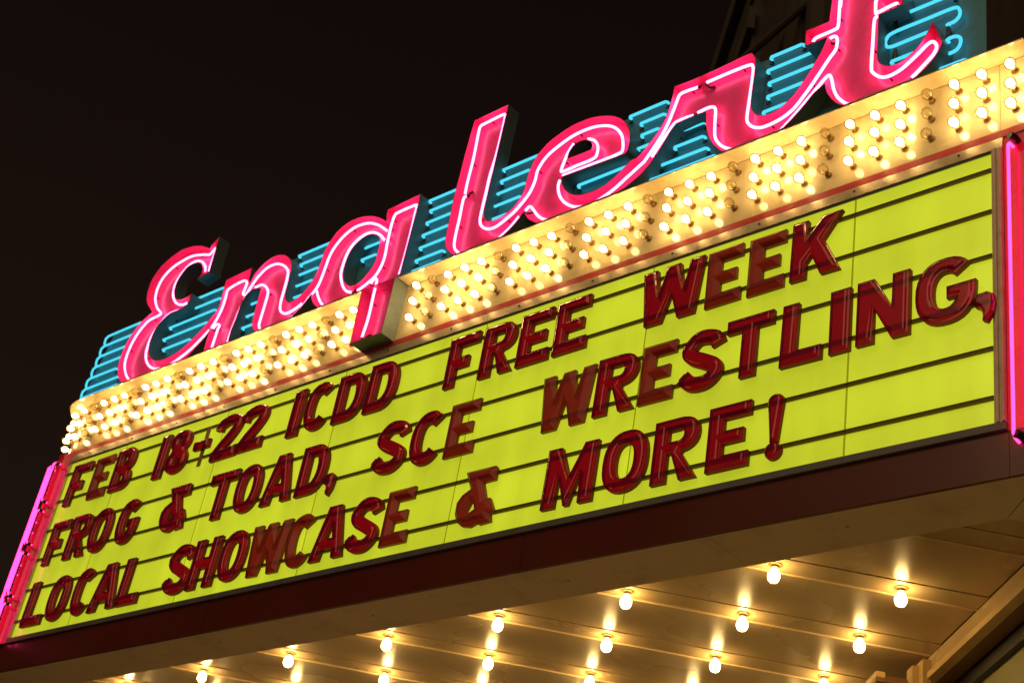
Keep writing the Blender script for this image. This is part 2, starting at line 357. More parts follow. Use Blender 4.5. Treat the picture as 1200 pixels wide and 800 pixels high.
def strip(name, mt, d0, d1, v0, v1, parent=mq, pa=None, pb=None, smooth=False):
    a = pa or path(d0); b = pb or path(d1); n = len(a); mb = MB()
    vs = [P(u, v0, q) for u, q in a] + [P(u, v0, q) for u, q in b] + [P(u, v1, q) for u, q in a] + [P(u, v1, q) for u, q in b]
    fs = []
    for i in range(n - 1):
        fs += [(i, i + 1, n + i + 1, n + i), (2 * n + i, 3 * n + i, 3 * n + i + 1, 2 * n + i + 1), (n + i, n + i + 1, 3 * n + i + 1, 3 * n + i), (i, 2 * n + i, 2 * n + i + 1, i + 1)]
    fs += [(0, n, 3 * n, 2 * n), (n - 1, 3 * n - 1, 4 * n - 1, 2 * n - 1)]
    mb.add(vs, fs); return mb.build(name, mt, parent)
# structural wall behind everything, fascia, stripes
strip('body_wall', 'fascia_paint', -.16, -.02, VB + .02, 1.82)
strip('fascia_panel', 'fascia_paint', -.018, 0.0, VB, -.034, pa=path(-.018, 2.18), pb=path(0, 2.18))
for a, b in ((2.1825, 4.62), (4.6225, 7.058), (7.0605, 7.2)): MB().bbox_uvn(a, b, VB, -.034, -.018, random.uniform(-.001, .0012)).build('fascia_panel', 'fascia_paint', mq)
USEAM = [7.20, 7.045, 3.505, UC]                         # joints of the enamel band
for a, b in ((7.20, 7.046), (7.044, 3.506)):
    MB().bbox_uvn(b, a, 1.452, 1.832, -.018, 0.0).build('band_panel', 'cream_enamel', mq)
strip('band_panel', 'cream_enamel', -.018, 0.0, 1.452, 1.832, pa=path(-.018, 3.504), pb=path(0, 3.504))
strip('red_stripe', 'red_stripe_paint', -.018, 0.003, 1.411, 1.450)
lipa = path(0, 3.005); lipb = path(.10, 3.005)
strip('band_lip', 'cream_enamel', 0, .1, 1.834, 1.841, pa=lipa, pb=lipb)
MB().bbox_uvn(3.318, 7.20, 1.834, 1.841, .0005, .1).build('band_lip', 'cream_enamel', mq)
# near end of the marquee, turning to the building
ex0 = MF @ P(7.20, 0, 0)
def end_face(name, mt, v0, v1, off):
    a = L(ex0.x + .002, ex0.y - off, ZB + (v0 - VB)); b = L(XW - .004, ex0.y - off, ZB + (v0 - VB)); c = L(XW - .004, ex0.y + .1, 0); d_ = L(ex0.x + .06, ex0.y + .1, 0)
    z0, z1 = v0 - VB, v1 - VB
    q = [Vector((p.x, p.y, 0)) for p in (a, b, c, d_)]
    MB().add([(p.x, p.y, z0) for p in q] + [(p.x, p.y, z1) for p in q], [(0, 1, 2, 3), (4, 5, 6, 7), (0, 1, 5, 4), (1, 2, 6, 5), (2, 3, 7, 6), (3, 0, 4, 7)]).build(name, mt, mq)
end_face('end_wall', 'red_enamel', VB + .02, 1.44, 0); end_face('end_band', 'cream_enamel', 1.452, 1.832, 0); end_face('end_lip', 'cream_enamel', 1.834, 1.841, .10)
# far faces and roof
C1 = Vector(path(0)[-1] + (0,)); c1w = MF @ P(C1.x, 0, C1.y)
poly = [MF @ P(7.19, 0, -.03), MF @ P(UC, 0, -.03), MF @ P(path(-.03)[-2][0], 0, path(-.03)[-2][1]), Vector((c1w.x + .03, c1w.y, 0)), Vector((XW - .01, c1w.y + 5.2, 0)), Vector((XW - .01, ex0.y + .03, 0))]
pl = [L(p.x, p.y, 0) for p in poly]
MB().add([(p.x, p.y, 1.842 - VB) for p in pl] + [(p.x, p.y, 1.90 - VB) for p in pl], [tuple(range(6)), tuple(range(6, 12))] + [(i, (i + 1) % 6, 6 + (i + 1) % 6, 6 + i) for i in range(6)]).build('roof_deck', 'roof_tar', mq)
a = L(c1w.x, c1w.y, 0); b = L(XW - .01, c1w.y + 5.2, 0)
MB().add([(a.x, a.y, 0.0), (b.x, b.y, 0.0), (b.x, b.y, 1.84 - VB), (a.x, a.y, 1.84 - VB), (a.x - .05, a.y - .1, 0.0), (b.x - .05, b.y - .1, 0.0), (b.x - .05, b.y - .1, 1.84 - VB), (a.x - .05, a.y - .1, 1.84 - VB)],
         [(0, 1, 2, 3), (4, 7, 6, 5), (0, 4, 5, 1), (3, 2, 6, 7), (0, 3, 7, 4), (1, 5, 6, 2)]).build('far_wall', 'red_enamel', mq)

# lit board: acrylic sheets, frame, rails
SEAM = [0.0, 0.6848, 1.8103, 2.9316, 4.0738, 5.2132, 6.3525, 7.0072]; HB = 1.3476
for i in range(7):
    a, b = SEAM[i], SEAM[i + 1]; off = .0035 if i % 2 else .0
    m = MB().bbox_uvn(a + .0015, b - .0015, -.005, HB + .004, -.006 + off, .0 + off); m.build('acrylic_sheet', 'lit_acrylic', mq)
    if i: MB().bbox_uvn(a - .0012, a + .0012, 0, HB, -.010, -.0065).bbox_uvn(a - .005, a + .002, 0, HB - .013, .0037, .0048).build('sheet_joint', 'joint_plastic', mq)
fr = []
for a, b in ((-.03, 0.9), (.902, 4.068), (4.07, 7.055)):
    m = MB().add([P(a, HB, -.018), P(b, HB, -.018), P(b, HB, .014), P(a, HB, .014), P(a, HB + .062, -.018), P(b, HB + .062, -.018), P(b, HB + .062, .0035), P(a, HB + .062, .0035)], [(0, 1, 2, 3), (4, 5, 6, 7), (0, 1, 5, 4), (1, 2, 6, 5), (2, 3, 7, 6), (3, 0, 4, 7)]).bbox_uvn(a, b, HB - .012, HB - .0005, .0036, .0055, 1)
    fr.append(m.build('top_frame', ['aluminium', 'grey_aluminium'], mq))
for a, b in ((-.03, 2.93), (2.932, 6.352), (6.354, 7.055)):
    MB().bbox_uvn(a, b, -.033, -.0005, -.018, .018).build('bottom_frame', 'grey_aluminium', mq)
for a, b in ((-.032, -.0015), (7.0085, 7.054)):
    m = MB().bbox_uvn(a, b, -.002, HB - .002, -.018, .016)
    if a > 1: m.bbox_uvn(7.02, 7.03, 0, HB - .004, .0161, .024).bbox_uvn(7.044, 7.0535, 0, HB - .004, .0161, .026)
    m.build('side_frame', 'aluminium', mq)
sm = MB().lathe([(.0065, 0), (.0065, .003), (.003, .005)], 8).mesh('screw', ['black_rubber'])
for u in [.2 + i * .512 for i in range(14)]:
    put('screw', sm, mq, P(u, HB + .036, .0075), (R(90), 0, 0))
for v in (1.2427, 1.0229, .7949, .5738, .3442, .1173):
    MB().bbox_uvn(.0, 7.006, v - .010, v + .008, .004, .012).bbox_uvn(0, 7.006, v - .010, v - .0055, .0122, .017).bbox_uvn(0, 7.006, v + .0035, v + .008, .0122, .017).build('letter_rail', 'rail_plastic', mq)

# red enamel corner with vertical neon at both ends
dd = [.006, .020, .036, .046, .052, .055] + [.056] * 6
pb = [path(x, UC)[i] for i, x in enumerate(dd)]; pb[0] = (UC + .014, .006); pa = path(.003, UC); pa[0] = (UC + .014, .003)
cp = strip('corner_panel', 'red_enamel', 0, .056, -.03, 1.428, pa=pa, pb=pb)
def vertical_tube(u, n, v0, v1, name, parent, back):
    nx, ny = back
    pts = [(u + nx * .05, v0 - .0, n + ny * .05), (u + nx * .012, v0 + .004, n + ny * .012), (u, v0 + .02, n)] + [(u, v0 + .02 + (v1 - v0 - .04) * i / 8, n) for i in range(1, 9)] + [(u + nx * .012, v1 - .004, n + ny * .012), (u + nx * .05, v1, n + ny * .05)]
    return MB().tube([P(a_, b_, c_) for a_, b_, c_ in pts], .0072, 8).build('neon_tube', 'neon_magenta', parent, smooth=True)
for a_, segs in ((R(6), ((-.02, .24), (.30, .62), (.69, .95), (1.02, 1.33))), (R(19), ((.05, .48), (.55, .80), (.88, 1.3))), (R(29), ((.36, 1.35), (-.02, .32))), (R(41), ((.0, .7), (.75, 1.34)))):
    d = .098
    uu, qq = UC - (RC + d) * math.sin(a_), -RC + (RC + d) * math.cos(a_); bk = (math.sin(a_), -math.cos(a_))
    for v0, v1 in segs:
        vertical_tube(uu, qq, v0, v1, 'neon_tube', cp, bk)
        for vv in (v0, v1):
            MB().tube([P(uu + bk[0] * .012, vv, qq + bk[1] * .012), P(uu + bk[0] * .04, vv, qq + bk[1] * .04)], .014, 8).build('electrode_cap', 'black_rubber', cp)
rp = MB().bbox_uvn(7.056, 7.198, -.033, 1.409, -.018, -.002).build('corner_panel', 'red_enamel', mq)
vertical_tube(7.098, .045, -.095, 1.34, 'neon_tube', rp, (.03, -1))
for vv in (-.085, 1.365):
    for u_ in (7.118,): MB().tube([P(u_, vv, -.004), P(u_, vv, .03), P(u_ - .01, vv, .05)], .017, 8).build('electrode_cap', 'black_rubber', rp)

# bulbs of the band
soc = MB().lathe([(.018, 0), (.018, .003), (.0125, .004), (.0125, .020), (.0115, .022)], 12).mesh('socket', ['brass_socket'], True)
gl = MB().lathe([(.0125, .018), (.0150, .024), (.0215, .034), (.0262, .046), (.0272, .054), (.0255, .064), (.0200, .074), (.0115, .0805), (.003, .083)], 14, capend=False).mesh('bulb', ['bulb_glass'], True)
core = MB().lathe([(.004, .026), (.012, .033), (.0178, .044), (.0195, .053), (.0178, .063), (.0110, .071), (.003, .074)], 10).mesh('lit_filament', ['bulb_glow'], True)
cores = [core]
for i_, st in enumerate((15.0, 26.0)):
    emitter('bulb_glow_%s' % ('dim', 'bright')[i_], (1.0, 0.62 + .05 * i_, 0.24 + .05 * i_), st); c2 = core.copy(); c2.materials.clear(); c2.materials.append(MATS['bulb_glow_%s' % ('dim', 'bright')[i_]]); cores.append(c2)
cold = MB().tube([(-.003, 0, .02), (-.005, 0, .045), (.0, 0, .052), (.005, 0, .045), (.003, 0, .02)], .0009, 5).mesh('filament', ['brass_socket'])
for me_ in (soc,): me_.polygons.foreach_set('use_smooth', [False] * len(me_.polygons))
cols = []
for k in range(-7, 25):
    u = .116 + .1264 * k; cols.append((UC - u, k % 4 != 0))
for k in range(-1, 29):
    u = 3.574 + .1312 * k
    if u < 7.19: cols.append((UC - u, k % 4 != 0))
for s, lit in cols:
    uu, qq, a = along(s)
    if 3.02 < uu < 3.30: continue
    for v in (1.763, 1.652, 1.540):
        b = put('bulb', gl, mq, P(uu, v, qq + .0005), (R(90) + random.uniform(-.10, .10), random.uniform(-.10, .10), -a))
        put('socket', soc, b); put('lit_filament' if lit else 'filament', random.choice(cores) if lit else cold, b)

# canopy underside: beige border, recessed planked ceiling, bulbs
def strip_pt(u, n): return Vector((*(MF @ P(u, 0, n)).xy, 0))
edges = [(UC + .02, 2.549), (2.551, 5.689), (5.691, 7.20)]
inner_r = L(2.034, 5.122, 0); outer_r = P(7.20, 0, 0)
for a, b in edges:
    q = [P(a, 0, -.019 + .0), P(b, 0, -.019), P(b, 0, -.34), P(a, 0, -.34)]
    if b > 7: q[2] = Vector((inner_r.x, inner_r.y, 0)); q[1] = P(7.188, 0, -.019)
    MB().add([(p.x, p.y, .0015) for p in q] + [(p.x, p.y, .12) for p in q], [(0, 1, 2, 3), (4, 5, 6, 7), (0, 1, 5, 4), (1, 2, 6, 5), (2, 3, 7, 6), (3, 0, 4, 7)]).build('soffit_border', 'beige_paint', mq)
q = [P(7.193, 0, -.022), L(XW - .02, ex0.y + .02, 0), L(XW - .02, 5.122, 0), L(2.037, 5.122, 0)]
MB().add([(p.x, p.y, .0015) for p in q] + [(p.x, p.y, .12) for p in q], [(0, 1, 2, 3), (4, 5, 6, 7), (0, 1, 5, 4), (1, 2, 6, 5), (2, 3, 7, 6), (3, 0, 4, 7)]).build('soffit_border', 'beige_paint', mq)
pe = path(-.02); pi_ = path(-.34)
e0, e1 = pe[-2], pe[-1]
fr_in = [(UC + .018, -.34), (UC - .07, -.40)]
q = [P(UC + .018, 0, -.019)] + [P(x, 0, y) for x, y in path(-.019)[2:]] + [P(path(-.019)[-1][0] + .25, 0, path(-.019)[-1][1] - .23), P(UC + .018, 0, -.34)]
n_ = len(q)
MB().add([(p.x, p.y, .0015) for p in q] + [(p.x, p.y, .12) for p in q], [tuple(range(n_)), tuple(range(n_, 2 * n_))] + [(i, (i + 1) % n_, n_ + (i + 1) % n_, n_ + i) for i in range(n_)]).build('soffit_border', 'beige_paint', mq)
sc_ = MB().lathe([(.008, 0), (.008, .003), (.003, .005)], 8).mesh('screw', ['aluminium'])
for px_, py_ in ((666, 680), (437, 721), (993, 617), (257, 752)):
    d = AX * ((px_ - 600) / F_PX) + AY * ((py_ - 400) / F_PX) + AZ; X = CAM + d * ((ZB - CAM.z) / d.z)
    put('screw', sc_, mq, L(X.x, X.y, ZB + .0015), (R(180), 0, 0))
def xl(y):
    if y < 9.9: return -2.954 + (.2 - .6896 * (y - 9.9)) / .7242
    return -2.9 if y < c1w.y else -2.9 + (y - c1w.y)
def plank(name, y0, y1, z0, mt):
    xa = xl(y0) if y0 < 9.9 else xl(y1); xb = xl(y1) if y0 < 9.9 else xl(y0)
    q = [(xl(y0), y0), (XT - .001, y0), (XT - .001, y1), (xl(y1), y1)]
    q = [L(x, y, 0) for x, y in q]
    zz = z0 - ZB
    MB().add([(p.x, p.y, zz) for p in q] + [(p.x, p.y, zz + .015) for p in q], [(0, 1, 2, 3), (4, 5, 6, 7), (0, 1, 5, 4), (1, 2, 6, 5), (2, 3, 7, 6), (3, 0, 4, 7)]).build(name, mt, mq)
YS = 6.275; PIT = .637
bsoc = MB().lathe([(.034, 0), (.034, .003), (.019, .005), (.017, .016)], 14).mesh('socket', ['brass_socket'])
bgl = MB().lathe([(.0125, .014), (.0165, .022), (.0270, .033), (.0315, .050), (.0320, .064), (.0285, .078), (.0200, .088), (.0100, .0925), (.002, .094)], 14, capend=False).mesh('canopy_bulb', ['bulb_glass'], True)
bcore = MB().lathe([(.008, .017), (.0205, .030), (.0275, .046), (.0288, .060), (.0255, .074), (.0160, .084), (.003, .088)], 10).mesh('lit_filament', ['canopy_glow'], True)
for j in range(-2, 11):
    y1 = YS + PIT * j; y0 = y1 - .152
    plank('bulb_plank', y0 + .002, y1, ZC, 'ceiling_paint')
    plank('ceiling_plank', y1 + .0005, y1 + PIT - .152 - .001, ZC + .004, 'ceiling_paint')
    plank('seam_bead', y1 - .004, y1 + .003, ZC - .007, 'ceiling_seam_glint')
    yb = y1 - .075
    for k in range(-7, 3):
        x = .79 + .585 * k
        if x - .05 < xl(yb) + .22 or yb < 5.9: continue
        b = put('canopy_bulb', bgl, mq, L(x, yb + random.uniform(-.006, .006), ZC), (R(180) + random.uniform(-.06, .06), random.uniform(-.06, .06), 0))
        put('socket', bsoc, b); put('lit_filament', bcore, b)

# ------------------------------------------------------------------ neon script sign on top of the marquee
sg = thing('neon_sign', 'pink cursive neon lettering with rows of blue tubes on top of the marquee', 'neon sign', MF)
NF, NT, NP, NBK = .104, .082, .046, .004
def corner(p): return (p[0], p[1], 1)
def T(key, *pts, n=NF):
    out = []
    for p in pts:
        q = tr(key, [p[:2]], n)[0]; out.append((q[0], q[1], 1) if len(p) > 2 else q)
    return out
VLIP = 1.842
def channel(name, loops, label, joints=()):
    lo = []
    for i, l in enumerate(loops):
        s = clean(spline(l, 4, True))
        if name != 'tail': s = clean([(p[0], max(p[1], VLIP)) for p in s], 2e-4)
        lo.append(orient(s, i == 0))
    ins = [inset(l, .004) for l in lo]; mb = MB()
    near = lambda p, q: abs(p[0] - q[0]) + abs(p[1] - q[1]) < 1e-3
    skip = set()
    for a_, b_ in joints:                                  # open ends where one stroke runs on into the next letter
        l = lo[0]; ia = min(range(len(l)), key=lambda i: math.dist(l[i], a_[:2])); ib = min(range(len(l)), key=lambda i: math.dist(l[i], b_[:2]))
        d_ = math.dist(l[ia], l[ib]); e_ = ((l[ib][0] - l[ia][0]) / d_, (l[ib][1] - l[ia][1]) / d_)
        ins[0][ia] = (l[ia][0] + e_[0] * .004, l[ia][1] + e_[1] * .004); ins[0][ib] = (l[ib][0] - e_[0] * .004, l[ib][1] - e_[1] * .004)
        i0, i1 = (ia, ib) if (ib - ia) % len(l) < (ia - ib) % len(l) else (ib, ia); k_ = i0
        while k_ != i1:
            skip.add(k_); nk = (k_ + 1) % len(l)
            if nk != i1:
                ins[0][nk] = l[nk]
            k_ = nk
    def wall(mb, la, ta, lb, tb, mi):
        n = len(la); sk = skip if len(la) == len(lo[0]) and (la is lo[0] or la is ins[0]) else ()
        mb.add([ta(p) for p in la] + [tb(p) for p in lb], [(i, (i + 1) % n, n + (i + 1) % n, n + i) for i in range(n) if i not in sk], mi)
    for l, q in zip(lo, ins):
        wall(mb, l, lambda p: P(p[0], p[1], NBK), l, lambda p: P(p[0], p[1], NF), 0)
        wall(mb, l, lambda p: P(p[0], p[1], NF), q, lambda p: P(p[0], p[1], NF), 1)
        wall(mb, q, lambda p: P(p[0], p[1], NF), q, lambda p: P(p[0], p[1], NP), 1)
    cap(mb, ins, lambda p: P(p[0], p[1], NP), 1); cap(mb, lo, lambda p: P(p[0], p[1], NBK), 0)
    o = mb.build(name, ['teal_return', 'pink_enamel'], sg); o['label'] = label; return o
def tube_part(pts, parent, r=.0080, n=NT, ends=(1, 1), m='neon_red', nb=NP):
    s = spline(pts, 5); s = clean([p for p in s], 1e-3)
    s = [p for p in s if p[1] > VLIP - .004] if parent is not TAIL else s
    if len(s) < 3: return
    q = [P(p[0], p[1], n) for p in s]
    MB().tube(q, r, 7).build('neon_tube', m, parent, smooth=True)
    acc = .09
    for a_, b_ in zip(s[:-1], s[1:]):
        acc += math.dist(a_, b_)
        if acc > .30:
            acc = random.uniform(-.05, .05); MB().tube([P(b_[0], b_[1], nb + .0005), P(b_[0], b_[1], n - r * .6)], .0045, 6).build('tube_support', 'dark_glass', parent)
    if ends:
        for on, a, b in ((ends[0], s[0], s[2]), (ends[1], s[-1], s[-3])):
            if not on: continue
            if a[1] < VLIP + .012 and parent is not TAIL: continue
            du, dv = b[0] - a[0], b[1] - a[1]; l_ = math.hypot(du, dv) or 1; du /= l_; dv /= l_
            e = MB().tube([P(a[0] + du * .001, a[1] + dv * .001, n), P(a[0] - du * .006, a[1] - dv * .006, n - .006), P(a[0] - du * .004 + dv * .012, a[1] - dv * .004 - du * .012, n - .014), P(a[0] + du * .012 + dv * .026, a[1] + dv * .012 - du * .026, n - .020), P(a[0] + du * .034 + dv * .022, a[1] + dv * .034 - du * .022, nb + .003)], r * .95, 6)
            e.build('electrode', 'dark_glass', parent, smooth=True)
TAIL = None
# -- letter E
c = 1
EL = (T('S2', (850, 112, c), (800, 275), (770, 385, c), (672, 450, c), (705, 405), (716, 365), (705, 330), (680, 318), (640, 328), (595, 355), (550, 410), (515, 470), (496, 535), (500, 582), (522, 605), (562, 600), (635, 558, c), (608, 628), (575, 660, c), (515, 692), (450, 722))
      + T('S3', (235, 270), (190, 350), (165, 430), (166, 500), (195, 540), (250, 545), (320, 520), (400, 470), (480, 400), (560, 320), (620, 250), (655, 205, c), (641, 308, c), (590, 378), (520, 458), (450, 528), (380, 580), (325, 612, c))
      + T('S1', (375, 634, c), (345, 605), (331, 560), (335, 500), (355, 430), (390, 350), (430, 285), (490, 210), (561, 146, c), (545, 120))
      + T('S2', (284, 640), (279, 590), (300, 500), (340, 420), (400, 340), (480, 270), (560, 215), (640, 190), (710, 187), (772, 206, c), (800, 165)))
lE = channel('letter', [EL], 'letter E of the pink script', [(T('S3', (655, 205))[0], T('S3', (641, 308))[0])])
tube_part(T('S2', (820, 202), (797, 230), (770, 255), (720, 256), (640, 266), (560, 305), (480, 360), (410, 435), (365, 520), (347, 600), (360, 668), (392, 712), n=NT) + T('S1', (600, 172), (540, 204), (480, 270), (430, 350), (395, 430), (378, 500), (385, 560), (410, 600), (450, 612), n=NT), lE)
tube_part(T('S2', (826, 215), (808, 255), (765, 382), n=NT), lE, ends=None)
tube_part(T('S2', (722, 405), (736, 380), (735, 340), (712, 312), (670, 305), (610, 340), (550, 410), (505, 485), (486, 560), (495, 610), (525, 643), (565, 645), (598, 630), n=NT), lE)
tube_part(T('S2', (560, 682), (510, 695), n=NT) + T('S3', (310, 195), (240, 275), (185, 360), (150, 450), (139, 520), (152, 572), (190, 608), (240, 610), (310, 590), (400, 532), (490, 460), (570, 380), (636, 310), n=NT), lE)
# -- letter n
NL = (T('S3', (655, 205, c), (690, 160), (715, 110), (730, 55)) + T('S4', (212, 400), (226, 345), (237, 319, c), (437, 222, c), (414, 318, c), (416, 345, c), (450, 282), (500, 220), (560, 165), (620, 131), (680, 122), (722, 142), (745, 182), (744, 235), (725, 300), (706, 380), (696, 450), (707, 485), (740, 490), (800, 452), (850, 402), (898, 338, c), (898, 432, c), (860, 480), (810, 540), (750, 600), (690, 655), (645, 690, c), (500, 752, c), (470, 738), (440, 700), (437, 650), (455, 570), (480, 470), (506, 386, c), (470, 386), (430, 402), (386, 442), (345, 520), (315, 605))
      + T('S3', (806, 310), (772, 436, c), (580, 515, c), (600, 430), (630, 335), (641, 308, c)))
ln = channel('letter', [NL], 'letter n of the pink script', [(T('S3', (655, 205))[0], T('S3', (641, 308))[0]), (T('S4', (898, 338))[0], T('S4', (898, 432))[0])])
tube_part(T('S3', (650, 298), (700, 215), (740, 130), (765, 50), n=NT) + T('S4', (243, 405), (270, 380), (330, 345), (380, 325), (396, 343), (376, 400), (366, 430), (388, 434), (430, 372), (480, 300), (550, 230), (620, 196), (680, 206), (715, 245), (710, 310), (686, 400), (661, 490), (655, 550), (680, 580), (720, 576), (780, 540), (828, 502), n=NT), ln)
tube_part(T('S4', (462, 378), (510, 358), (547, 376), (560, 420), (540, 500), (510, 600), (491, 670), (500, 705), (540, 718), (585, 702), n=NT), ln)
tube_part(T('S3', (768, 436), (806, 320), n=NT) + T('S4', (322, 595), (348, 530), (384, 455), n=NT), ln, ends=None)
tube_part(T('S3', (640, 492), (672, 395), (702, 305), (716, 275), (694, 266), (664, 300), n=NT), ln)
tube_part(T('S4', (692, 655), (755, 604), (818, 540), (888, 448), n=NT), ln, ends=None)
# -- letter g (drawn like a q with a straight tail over the band of bulbs)
QL = (T('S4', (898, 338, c)) + T('S5', (238, 600), (270, 520), (300, 435), (345, 358), (400, 290), (470, 236), (550, 203), (630, 195), (690, 210), (730, 234, c), (727, 200), (737, 151, c), (966, 42, c), (945, 130), (900, 300), (850, 490), (812, 635, c))
      + T('Q', (462, 110, c), (160, 232, c)) + T('K', (556, 22, c), (480, 72), (375, 112, c), (272, 160, c), (220, 142), (182, 110), (166, 72)) + T('S4', (898, 432, c)))
QH = T('S5', (668, 337), (612, 325), (555, 355), (500, 410), (460, 480), (436, 560), (430, 622), (446, 662), (482, 680), (530, 660), (590, 602), (640, 530), (667, 440), (682, 372))
lq = channel('letter', [QL, QH], 'letter g of the pink script', [(T('S4', (898, 338))[0], T('S4', (898, 432))[0]), (T('Q', (462, 110))[0], T('Q', (160, 232))[0])])
q4 = T('Q', (470, 70), (370, 520), (80, 630), (166, 225))
ur = .5 * (q4[0][0] + q4[1][0]); vb_ = .5 * (q4[1][1] + q4[2][1])
uL0, uL1 = q4[3][0], q4[2][0]
TL = [(uL1, vb_, 1), (ur - .006, vb_, 1), (ur - .0, VLIP - .004, 1), (uL0 - .0, VLIP - .004, 1)]
mbt = MB(); lo_ = orient(clean(TL and [p[:2] for p in TL])); in_ = inset(lo_, .005); NF2 = NF + .006
wall(mbt, lo_, lambda p: P(p[0], p[1], .001), lo_, lambda p: P(p[0], p[1], NF2), 0)
wall(mbt, lo_, lambda p: P(p[0], p[1], NF2), in_, lambda p: P(p[0], p[1], NF2), 1)
wall(mbt, in_, lambda p: P(p[0], p[1], NF2), in_, lambda p: P(p[0], p[1], NP), 1)
cap(mbt, [in_], lambda p: P(p[0], p[1], NP), 1); cap(mbt, [lo_], lambda p: P(p[0], p[1], .001), 0)
TAIL = mbt.build('letter_tail', ['teal_return', 'pink_enamel'], sg); TAIL['label'] = 'straight tail of the letter g hanging over the bulbs'
tube_part(T('S4', (893, 443), (940, 385), n=NT) + T('S5', (272, 640), (302, 560), (340, 462), (390, 385), (450, 320), (520, 270), (600, 246), (660, 255), (700, 275), (738, 303), n=NT), lq, ends=(0, 1))
tube_part(T('S5', (718, 368), (690, 332), (640, 310), (580, 325), (510, 380), (460, 450), (425, 540), (411, 610), (424, 680), (452, 718), (488, 726), n=NT), lq)
tube_part(T('S5', (527, 714), (600, 660), (660, 600), (710, 500), (735, 380), (760, 270), (785, 195), (815, 170), (925, 122), (938, 128), (930, 170), (900, 300), (870, 420), (840, 530), (817, 600), n=NT), lq)
tube_part(T('Q', (262, 95), (298, 52), (316, 72), (290, 182), (240, 400), (185, 565), n=NT), TAIL, n=NT + .004)
tube_part(T('K', (207, 5), (222, 60), (250, 110), (300, 136), n=NT), lq)
# -- letter l
LL = (T('S6', (306, 208, c), (575, 82, c), (545, 205), (490, 440), (430, 700)) + T('S7', (386, 300), (386, 368), (410, 391), (460, 386), (520, 356), (590, 302), (648, 232, c), (690, 322, c), (640, 390), (580, 458), (492, 540, c), (195, 674, c), (140, 660), (95, 620), (75, 568), (85, 500), (110, 380), (140, 230), (190, 40)) + T('S6', (230, 480)))
ll = channel('letter', [LL], 'letter l of the pink script', [(T('S7', (648, 232))[0], T('S7', (690, 322))[0])])
tube_part(T('S6', (233, 785), (250, 700), (300, 500), (342, 290), (360, 250), (385, 235), (520, 168), (545, 165), (540, 215), (480, 470), n=NT) + T('S7', (430, 30), (395, 180), (360, 330), (350, 400), (370, 440), (410, 455), (470, 440), (540, 390), (620, 320), (690, 240), n=NT), ll, ends=(1, 0))
tube_part(T('S7', (246, 198), (220, 225), (190, 370), (160, 500), (148, 580), (160, 620), (200, 650), (255, 655), n=NT), ll)
tube_part(T('S7', (497, 530), (590, 440), (655, 358), n=NT), ll, ends=None)
# -- letter e
EE = (T('S7', (648, 232, c)) + T('S8', (80, 560), (112, 440), (160, 332), (230, 242), (320, 165), (430, 95), (540, 50), (640, 33), (720, 38), (780, 70), (814, 130), (820, 190), (806, 268), (782, 299, c), (600, 365), (352, 456, c), (347, 490), (356, 522), (380, 556), (425, 580), (482, 580), (560, 558), (650, 510), (740, 430), (830, 340))
      + T('S14', (180, 560), (260, 468, c), (312, 562, c), (270, 620), (180, 720)) + T('S8', (690, 604, c), (200, 800, c), (155, 775), (110, 750)) + T('S7', (690, 322, c)))
EH = T('S8', (385, 332, c), (400, 282), (440, 230), (490, 206), (530, 206), (555, 232), (548, 268, c))
le_ = channel('letter', [EE, EH], 'letter e of the pink script', [(T('S7', (648, 232))[0], T('S7', (690, 322))[0]), (T('S14', (260, 468))[0], T('S14', (312, 562))[0])])
tube_part(T('S7', (690, 240), (740, 170), (780, 80), n=NT) + T('S8', (180, 410), (240, 320), (330, 240), (440, 165), (560, 115), (650, 103), (710, 115), (755, 155), (770, 210), (766, 275), (735, 300), (600, 355), (352, 450), n=NT), le_, ends=(0, 1))
tube_part(T('S8', (92, 694), (125, 664), (152, 690), (182, 730), (230, 755), (320, 752), n=NT), le_)
tube_part(T('S8', (530, 195), (570, 205), (595, 240), (590, 300), (560, 335), (450, 380), (350, 422), (345, 400), (360, 360), (390, 290), (430, 228), n=NT), le_)
tube_part(T('S8', (332, 482), (320, 530), (332, 590), (370, 640), (430, 665), (500, 660), (590, 625), (700, 550), (800, 460), n=NT) + T('S14', (232, 598), n=NT), le_, ends=(1, 0))
# -- letter r
RL = (T('S14', (260, 468, c), (340, 360), (400, 250)) + T('S9', (395, 340), (416, 245, c), (560, 190), (750, 105), (925, 22), (962, 20), (982, 60), (975, 150), (955, 300), (951, 380), (975, 430)) + T('S10', (440, 622), (510, 600), (590, 545), (660, 470), (730, 370), (790, 275, c), (790, 472, c), (720, 560), (640, 650), (535, 756, c))
      + T('S14', (870, 535, c), (800, 492), (745, 425), (717, 330), (715, 206, c), (620, 240), (482, 300, c), (430, 372), (360, 492), (312, 562, c)))
lr = channel('letter', [RL], 'letter r of the pink script', [(T('S14', (260, 468))[0], T('S14', (312, 562))[0]), (T('S10', (790, 275))[0], T('S10', (790, 472))[0])])
tube_part(T('S14', (232, 598), (320, 470), (400, 340), (460, 200), (500, 95), (520, 68), (560, 48), (652, 16), n=NT), lr, ends=(0, 1))
tube_part(T('S14', (292, 560), (390, 410), (462, 308), (490, 285), (550, 257), (618, 236), n=NT), lr, ends=(0, 1))
tube_part(T('S14', (652, 216), (720, 182), (768, 170), (790, 192), (785, 290), (786, 400), (820, 460), (870, 490), (930, 502), n=NT), lr)
tube_part(T('S9', (642, 218), (800, 150), (930, 100), (962, 106), (958, 190), (935, 350), (920, 465), (935, 508), (975, 530), n=NT) + T('S10', (450, 702), (560, 650), (650, 580), (730, 480), (790, 395), n=NT), lr, ends=(1, 0))
tube_part(T('S10', (545, 746), (660, 620), (790, 465), n=NT), lr, ends=None)
